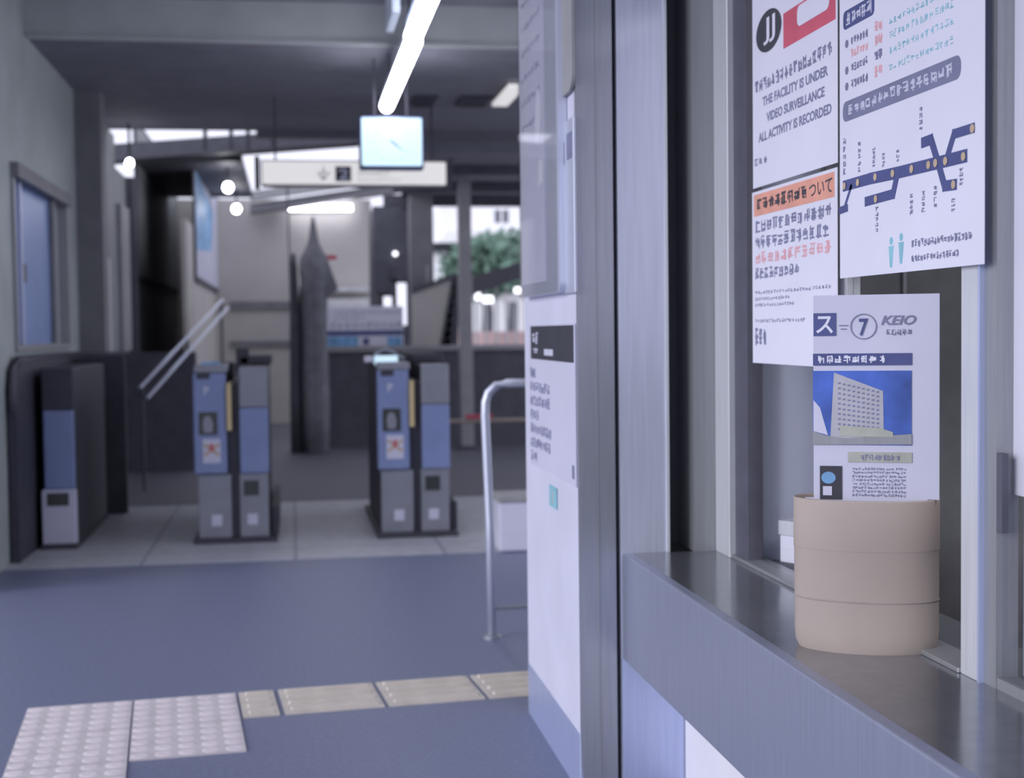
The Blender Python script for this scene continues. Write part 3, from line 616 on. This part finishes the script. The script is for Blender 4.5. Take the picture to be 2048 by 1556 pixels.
# jamb panels and ticket office walls
struct(MB().box(.925, 1.07, 3.845, 3.90, .0, 3.57).build('wall_right', STEELL), 'pale stainless panel between pillar and ticket window', 'wall')
struct(MB().box(.925, 1.11, 3.835, 3.844, 0, .40).box(1.07, 1.11, 3.844, 3.90, 0, .67).build('wall_right', STEELB), 'blue grey panel edge under the counter', 'wall')
struct(MB().box(1.062, 1.07, 3.835, 3.845, .705, 3.57).build('trim_24', ALUL), 'bright edge strip of the pale stainless panel', 'trim')
struct(MB().box(1.07, 1.14, 4.0, 4.05, .7, 3.57).build('trim_25', GASK), 'dark upright gap beside the ticket window', 'trim')
struct(MB().box(1.14, 1.23, 3.83, 4.05, .705, 3.57).build('wall_right', ALU), 'grey upright panel at the left of the ticket window', 'wall')
struct(MB().box(1.11, 1.16, -1.5, 3.83, 0, .66).build('wall_right', WHITEW), 'white wall below the ticket counter', 'wall')
struct(MB().box(.922, 3.4, 4.05, 4.75, 0, 3.57).build('wall_right', WALLD), 'far side wall of the ticket office', 'wall')
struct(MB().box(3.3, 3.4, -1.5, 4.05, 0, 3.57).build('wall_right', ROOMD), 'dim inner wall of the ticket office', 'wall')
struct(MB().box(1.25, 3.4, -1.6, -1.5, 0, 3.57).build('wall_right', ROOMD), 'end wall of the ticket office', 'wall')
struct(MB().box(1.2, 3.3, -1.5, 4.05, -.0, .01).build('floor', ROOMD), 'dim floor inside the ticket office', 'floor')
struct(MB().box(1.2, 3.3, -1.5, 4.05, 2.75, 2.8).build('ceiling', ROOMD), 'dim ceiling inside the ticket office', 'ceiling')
struct(MB().box(1.225, 1.30, -1.5, 3.83, 2.35, 3.57).build('wall_right', STEEL), 'steel wall above the ticket window', 'wall')
R = thing('added_bright_panel', 'added pale panel catching lamp light behind the glass left of the leaflet', 'partition', (1.25, 3.63, .705))  # panel added to give a lit surface behind the glass
MB().box(0, .20, 0, .03, 0, 1.5).build('panel', OFFW, R, .003); MB().box(.195, .205, -.006, .036, 0, 1.5).build('edge', ALU, R)
struct(MB().box(1.25, 3.3, 4.02, 4.05, .01, 2.75).build('wall_back', OFFW), 'pale blue grey inner wall of the ticket office', 'wall')
R = thing('added_office_lamp', 'added unseen lamp brightening the inside of the ticket office', 'lamp', (2.2, 1.4, 2.72))  # lamp out of view, added to lift the dark office interior
MB().box(-.32, .32, 0, 1.2, -.06, 0).build('housing', FIXT, R); MB().box(-.3, .3, .02, 1.18, -.07, -.06).build('diffuser', LAMP, R)
# counter
R = thing('ticket_counter', 'dark polished steel counter with blue grey steel front edge', 'counter', (.93, .2, 0))
MB().box(0.004, .50, 0, 3.64, .675, .705).build('worktop', COUNTER, R, .003)
MB().box(0, .03, 0, 3.635, .397, .706).build('fascia', FASC, R, .004)
for yy in (.5, 2.0, 3.3): MB().prism([(.03, .42), (.03, .67), (.18, .67)], yy, yy+.03).build('bracket', ALU, R)
# window
XG = 1.235
bw = Board((XG, 0, 0), -math.pi/2)
yv = lambda px: -bw.uv(px, 800)[0]
W = setting('window_2', 'ticket window with posters above the counter', 'window', (XG, 3.83, .705), -math.pi/2)
u = lambda px: 3.83-yv(px)
HT = 1.65
MB().box(u(1450), u(1478), -.03, .03, 0, HT).build('frame_stile', ALUL, W, .002)
MB().box(u(1478), u(1504), -.012, .03, 0, HT).build('rubber_seal', GASK, W)
MB().box(0, u(1450), -.015, .03, 0, HT).build('frame_stile', ALU, W)
MB().box(u(1504), u(1704), .002, .008, .02, HT).build('window_pane', GL, W)
MB().box(u(1690), u(1704), -.01, .02, .02, HT).build('sash_edge', ALUL, W)
MB().box(u(1942), u(1978), -.02, .03, .0, HT).build('frame_post', ALUL, W, .002)
MB().box(u(1978), u(2006), -.012, .03, .0, HT).build('rubber_seal', ALU, W)
MB().box(u(1978), u(1982), -.022, -.012, .0, HT).build('bright_bead', STEELB, W)
MB().box(0, u(1942), -.025, .05, 0, .010).build('sill_track', ALU, W, .002)
W3 = setting('window_3', 'second ticket window pane at the right edge of the photo', 'window', (XG, yv(2006), .705), -math.pi/2)
MB().box(0, 2.2, .0, .006, .02, HT).build('window_pane', GL, W3)
MB().box(0, 2.2, -.01, .03, 0, .02).build('sill_track', ALU, W3)
z990 = bw.uv(2030, 995)[1]-.705
MB().box(0, 2.2, .02, .03, z990, HT).build('white_blind', PAPER, W3)
MB().box(0, 2.2, .04, .05, .02, z990).build('grey_panel', DIMPANE, W3)
MB().box(.0, .02, -.012, 0, .28, .42).build('catch', GASK, W3)
# dim things inside the office seen through the opening
R = thing('office_shelf', 'dark shelving inside the office behind the leaflet holder', 'shelf', (2.5, 4.9, .01))
R.location = (1.46, 3.5, .01)
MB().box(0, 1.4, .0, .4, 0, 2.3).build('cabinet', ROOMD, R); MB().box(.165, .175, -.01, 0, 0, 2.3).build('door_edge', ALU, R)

# ------------------------------------------------------------------ posters
def poster(name, label, X, tl, br):
    a = bw.uv(tl[0], tl[1]); b = bw.uv(br[0], br[1])
    R = thing(name, label, 'poster', (XG-.030, -a[0], b[1]), -math.pi/2)
    bdX = Board((XG-.030, 0, 0), -math.pi/2); a = bdX.uv(*tl); b = bdX.uv(*br); R.location = (XG-.030, -a[0], b[1])
    def U(px, py): q = bdX.uv(px, py); return (q[0]-a[0], q[1]-b[1])
    return R, U, b[0]-a[0], a[1]-b[1]
def rct(mb, a, b, y, t=.0006): return mb.box(min(a[0], b[0]), max(a[0], b[0]), y-t, y, min(a[1], b[1]), max(a[1], b[1]))
# poster A: security notice
R, U, W_, H_ = poster('security_poster', 'white poster with red box and English surveillance notice, upper left', 0, (1505, -60), (1676, 325))
MB().box(0, W_, -.001, 0, 0, H_).build('sheet', PAPER, R)
mb = MB(); c0 = U(1538, 61); e = U(1564, 45); disc(mb, c0, e[0]-c0[0], -.001, 28, .052); mb.build('round_emblem', BLACK, R)
text('emblem_letter', 'JJ', PAPER, R, (c0[0]-.035, c0[1]-.032), (c0[0]+.05, c0[1]+.034), -.0022, .01)
mb = MB(); a, b = U(1568, 98), U(1672, -40); rct(mb, a, b, -.001); mb.build('red_box', RED, R)
a, b = U(1596, 55), U(1660, -28); mb = MB().prism(rrect(a[0], a[1], b[0], b[1], .018), -.0024, -.0016); mb.build('white_oval', PAPER, R)
def line(U, p, q, h):      # px of baseline ends -> local rectangle
    a, b = U(*p), U(*q); z = (a[1]+b[1])/2; return (a[0], z), (b[0], z+h)
mb = MB(); a, b = line(U, (1511, 190), (1666, 110), .033); glyphs(mb, a[0], a[1], b[0], b[1], 17, -.001, 7, .12); mb.build('japanese_line', GREYI, R)
for s, p, q in (('THE FACILITY IS UNDER', (1526, 214), (1657, 150)), ('VIDEO SURVEILLANCE', (1534, 247), (1650, 190)), ('ALL ACTIVITY IS RECORDED', (1518, 285), (1664, 228))):
    a, b = line(U, p, q, .024); text('english_line', s, GREYI, R, a, b, -.0012, .035)
mb = MB(); a, b = line(U, (1509, 335), (1536, 325), .02); b = (b[0], b[1]); glyphs(mb, a[0], max(.004, a[1]), b[0], max(.03, b[1]), 3, -.001, 7, .15); mb.build('small_mark', GREYI, R)
# poster B: orange headed notice
R, U, W_, H_ = poster('orange_poster', 'white poster with orange heading box, lower left of the window', 0, (1505, 383), (1676, 736))
zt = U(1676, 318)[1]; zt = min(zt, H_); MB().box(0, W_, -.001, 0, 0, H_-.004).build('sheet', PAPER, R)
a, b = U(1509, 432), U(1670, 330); a = (a[0], U(1509, 434)[1]); b = (b[0], min(U(1509, 388)[1], H_-.012)); mb = MB(); rct(mb, a, b, -.001); mb.build('orange_box', ORAN, R)
mb = MB(); glyphs(mb, a[0]+.02, a[1]+.012, a[0]+(b[0]-a[0])*.70, b[1]-.012, 8, -.0016, 9, .12); mb.build('heading_text', BLACK, R)
text('heading_word', 'ついて', BLACK, R, (a[0]+(b[0]-a[0])*.72, a[1]+.012), (b[0]-.012, b[1]-.012), -.0018, .01)
for m_, y, x1, n, h, dn in ((GREYI, 468, 1665, 12, .034, 8), (GREYI, 500, 1660, 12, .034, 8), (PINKI, 530, 1665, 11, .032, 8), (GREYI, 560, 1600, 9, .030, 8), (GREYI, 590, 1664, 26, .010, 5), (GREYI, 603, 1580, 16, .010, 5), (GREYI, 615, 1590, 16, .010, 5), (GREYI, 646, 1612, 20, .010, 5)):
    mb = MB(); a = U(1511, y); b = U(x1, y); glyphs(mb, a[0], a[1], b[0], a[1]+h, n, -.001, dn, .12); mb.build('text_line', m_, R)
mb = MB(); a = U(1511, 691); glyphs(mb, a[0], a[1], a[0]+.09, a[1]+.045, 3, -.001, 8, .15); mb.build('small_mark', GREYI, R)
# poster C: route map
R, U, W_, H_ = poster('route_map_poster', 'white poster with blue route map hanging over the window opening', 0, (1682, -60), (1972, 528))
MB().box(0, W_, -.0035, -.0025, 0, H_).build('sheet', PAPER, R); y1 = -.0035
mb = MB(); a, b = U(1690, 62), U(1752, 2); b = (b[0], U(1690, 25)[1]); mb.prism(rrect(a[0], a[1], b[0], b[1], .012), y1-.0006, y1); mb.build('dark_heading', NAVY, R)
mb = MB(); glyphs(mb, a[0]+.015, a[1]+.006, b[0]-.01, b[1]-.006, 5, y1-.0006, 7, .13); mb.build('heading_text', PAPER2, R)
for k, y in enumerate((97, 122, 150, 182)):
    a = U(1694, y); mb = MB()
    if k != 1: disc(mb, (a[0]+.008, a[1]+.008), .009, y1, 12)
    glyphs(mb, a[0]+.03, a[1], a[0]+.12, a[1]+.018, 6, y1, 7, .14); mb.build('bullet_line', GREYI if k != 1 else PINKI, R)
    mb = MB(); glyphs(mb, a[0]+.15, a[1], a[0]+.19, a[1]+.022, 2, y1, 8, .16); mb.build('red_words', PINKI if k in (0, 1, 3) else GREYI, R)
    mb = MB(); glyphs(mb, a[0]+.22, a[1], a[0]+.50, a[1]+.016, 14, y1, 4, .09); mb.build('faint_line', TEAL, R)
a, b = U(1689, 246), U(1926, 116); b = (b[0], U(1689, 206)[1]); mb = MB().prism(rrect(a[0], a[1], b[0], b[1], .018), y1-.0006, y1); mb.build('blue_bar', GREYI, R)
mb = MB(); glyphs(mb, a[0]+.03, a[1]+.009, b[0]-.03, b[1]-.009, 16, y1-.0006, 7, .13); mb.build('bar_text', PAPER2, R)
route = [(U(1692, 372), U(1745, 357), U(1800, 345), U(1870, 328), U(1934, 312))]
mb = MB(); stroke(mb, route[0], .024, y1)
stroke(mb, [U(1798, 350), U(1790, 388), U(1736, 403)], .020, y1); stroke(mb, [U(1706, 372), U(1692, 416), U(1680, 420)][:2], .010, y1)
stroke(mb, [U(1850, 285), U(1866, 279), U(1880, 325), U(1893, 372), U(1914, 369)], .020, y1)
stroke(mb, [U(1950, 256), U(1912, 268), U(1897, 318)], .018, y1); stroke(mb, [U(1684, 421), U(1697, 416)], .016, y1); mb.build('route_lines', NAVY, R)
mb = MB()
for x, y in ((1693, 372), (1720, 365), (1755, 354), (1790, 347), (1828, 338), (1862, 330), (1876, 326), (1896, 322), (1932, 313), (1756, 398), (1912, 369), (1950, 257)): disc(mb, U(x, y), .008, y1-.0018, 12)
mb.build('station_dots', GOLD, R)
mb = MB()
for x, y, y2, n in ((1692, 350, 275, 5), (1722, 345, 280, 5), (1751, 335, 293, 5), (1770, 335, 305, 4), (1799, 325, 298, 3), (1845, 262, 212, 4), (1757, 465, 412, 5), (1826, 430, 385, 4), (1850, 425, 380, 4), (1874, 415, 370, 4), (1910, 425, 395, 3), (1926, 372, 335, 4)):
    a = U(x, y); b = U(x, y2)
    for k in range(n):
        h = (b[1]-a[1])/n; glyphs(mb, a[0]-.008, a[1]+h*k, a[0]+.010, a[1]+h*(k+.85), 1, y1, 6, .16)
mb.build('station_names', GREYI, R)
mb = MB(); c0 = U(1786, 500); c1 = U(1806, 492)
for c_ in (c0, c1): disc(mb, (c_[0], c_[1]+.018), .008, y1, 12); mb.prism([(c_[0]-.012, c_[1]+.008), (c_[0]+.012, c_[1]+.008), (c_[0]+.004, c_[1]-.035), (c_[0]-.006, c_[1]-.035)], y1-.0006, y1)
mb.build('teal_figures', TEAL, R)
mb = MB(); a = U(1826, 484); b = U(1948, 484); glyphs(mb, a[0], a[1]-.012, b[0], a[1]+.004, 18, y1, 6, .13); glyphs(mb, a[0], a[1]-.040, a[0]+(b[0]-a[0])*.8, a[1]-.026, 15, y1, 6, .13); mb.build('small_print', GREYI, R)

# ------------------------------------------------------------------ leaflet holder and leaflet
th = math.radians(-23.8); hc_ = Vector((1.133, 2.605, .705))
R = thing('leaflet_holder', 'beige card tub holding a leaflet on the ticket counter', 'leaflet holder', tuple(hc_), th)
rx = .141
bh = Board(tuple(hc_-Vector((-math.sin(th), math.cos(th), 0))*.07), th)
ztop = bh.uv(1740, 1002)[1]
prof = [(.94, 0), (.99, .015), (1.0, .04), (1.0, ztop*.35), (1.004, ztop*.38), (1.004, ztop*.66), (1.012, ztop*.67), (1.012, ztop-.003), (1.0, ztop), (.985, ztop-.003), (.97, .02)]
MB().lathe([(r*rx, z) for r, z in prof], 64, 1, .56, cap=False).build('tub', KRAFT, R, smooth=True)
MB().lathe([(.94*rx, .0), (.94*rx, .006)], 64, 1, .56).build('tub_base', KRAFT, R)
for f in (.34, .67):
    MB().lathe([(rx*1.001, ztop*f-.002), (rx*1.016, ztop*f), (rx*1.001, ztop*f+.002)], 64, 1, .56, cap=False).build('seam', KRAFTD, R, smooth=True)
lo = hc_-Vector((-math.sin(th), math.cos(th), 0))*.03
bl = Board(tuple(lo), th); a = bl.uv(1627, 1000); b = bl.uv(1879, 588)
R = thing('hotel_leaflet', 'white leaflet with blue hotel photograph standing in the beige tub', 'leaflet', tuple(lo), th); R.location.z = .72
U = lambda px, py: (bl.uv(px, py)[0], bl.uv(px, py)[1]-.015)
W0, W1 = U(1627, 800)[0], U(1879, 800)[0]; TZ = U(1750, 589)[1]
x_m = .118
MB().box(-x_m, .118, 0, .004, .0, ztop-.015).build('backing_card', PAPER2, R)
MB().box(W0, W1, 0, .004, ztop-.015, TZ).build('front_sheet', PAPER2, R)
x_c = U(1826, 800)[0]
a, b = U(1627, 672), U(1672, 626); MB().box(a[0], b[0], -.002, -.001, a[1], b[1]).build('blue_square', NAVY, R)
text('square_letter', 'ス', PAPER, R, U(1632, 667), U(1666, 632), -.0022, .02)
mb = MB(); c0 = U(1727, 653); 
n = 32
for k in range(n):
    a1, a2_ = 2*math.pi*k/n, 2*math.pi*(k+1)/n; r1, r2 = .0255, .0235
    mb.prism([(c0[0]+r1*math.cos(a1), c0[1]+r1*math.sin(a1)), (c0[0]+r1*math.cos(a2_), c0[1]+r1*math.sin(a2_)), (c0[0]+r2*math.cos(a2_), c0[1]+r2*math.sin(a2_)), (c0[0]+r2*math.cos(a1), c0[1]+r2*math.sin(a1))], -.002, -.001)
mb.build('circle', GREYI, R); text('circle_number', '7', NAVY, R, U(1718, 672), U(1736, 637), -.002, .02)
mb = MB(); a, b = U(1678, 652), U(1696, 650); mb.box(a[0], b[0], -.002, -.001, a[1], b[1]); mb.box(a[0]+.003, b[0]-.003, -.002, -.001, a[1]-.007, b[1]-.007); mb.build('dash', GREYI, R)
text('brand_word', 'KEIO', GREYI, R, U(1762, 650), U(1832, 630), -.002, .02, .3)
mb = MB(); a, b = U(1772, 671), U(1824, 658); glyphs(mb, a[0], a[1], b[0], b[1], 5, -.001, 6, .1); mb.build('small_print', GREYI, R)
a, b = U(1626, 731), U(1824, 706); MB().box(a[0], b[0], -.002, -.001, a[1], b[1]).build('title_bar', NAVY, R)
mb = MB(); a, b = U(1634, 727), U(1772, 710); glyphs(mb, a[0], a[1], b[0], b[1], 8, -.002, 8, .13); mb.build('title_text', PAPER, R)
a, b = U(1626, 889), U(1823, 741); PH = MB().box(a[0], b[0], -.002, -.001, a[1], b[1]).build('photograph', SKYB, R)
MB().prism([U(1660, 889), U(1668, 745), U(1766, 782), U(1768, 889)], -.0028, -.002).build('pictured_building', BLDG, PH)
mb = MB()
for r in range(11):
    for c_ in range(9):
        x = 1676+c_*9.6; y = 768+r*10.2+c_*2.2*(1-r/14)
        if y < 868: p = U(x, y); mb.box(p[0], p[0]+.0052, -.0033, -.0028, p[1], p[1]+.0035)
mb.build('pictured_windows', GREYI, PH)
mb = MB(); mb.prism([U(1626, 889), U(1626, 862), U(1650, 870), U(1690, 876), U(1760, 872), U(1823, 868), U(1823, 889)], -.0034, -.0028); mb.build('pictured_street', ALU, PH)
mb = MB(); mb.prism([U(1680, 872), U(1680, 851), U(1760, 856), U(1786, 864), U(1786, 874)], -.0038, -.0034); mb.build('pictured_podium', OLIVE, PH)
mb = MB(); mb.prism([U(1627, 862), U(1627, 800), U(1640, 815), U(1650, 850), U(1656, 870)], -.0026, -.002); mb.build('pictured_cloud', PAPER2, PH)
a, b = U(1696, 924), U(1824, 905); MB().box(a[0], b[0], -.002, -.001, a[1], b[1]).build('caption_box', OLIVE, R)
mb = MB(); a, b = U(1720, 921), U(1800, 909); glyphs(mb, a[0], a[1], b[0], b[1], 9, -.002, 5, .12)
for k in range(8): a, b = U(1704, 940+k*7.5), U(1812, 936+k*7.5); glyphs(mb, a[0], a[1], b[0], b[1], 18, -.001, 3, .15)
mb.build('body_text', GREYI, R)
a, b = U(1640, 998), U(1684, 932); PH = MB().box(a[0], b[0], -.002, -.001, max(a[1], ztop*0+.0), b[1]).build('inset_photograph', BLACK, R)
mb = MB(); disc(mb, U(1657, 955), .014, -.002, 20, .012); mb.build('pictured_dome', BLUEP, PH); mb = MB(); mb.box(U(1646, 990)[0], U(1664, 990)[0], -.003, -.002, U(1650, 990)[1], U(1650, 972)[1]); mb.build('pictured_wall', PAPER2, PH)

# small white box on the counter
pb = at(1560, 1132, Z=.705); R = thing('ticket_tray', 'small white box with grey top on the counter behind the tub', 'box', (pb.x, pb.y, .705), math.radians(-62))
MB().box(0, .30, 0, .10, .012, .085).build('body', PAPER, R, .003); MB().box(-.004, .30, -.003, .104, .085, .125).build('lid', ALUL, R, .003); MB().box(.01, .29, .01, .09, 0, .012).build('foot', GASK, R)  # the dark bottom piece stands in for the shadow under the box
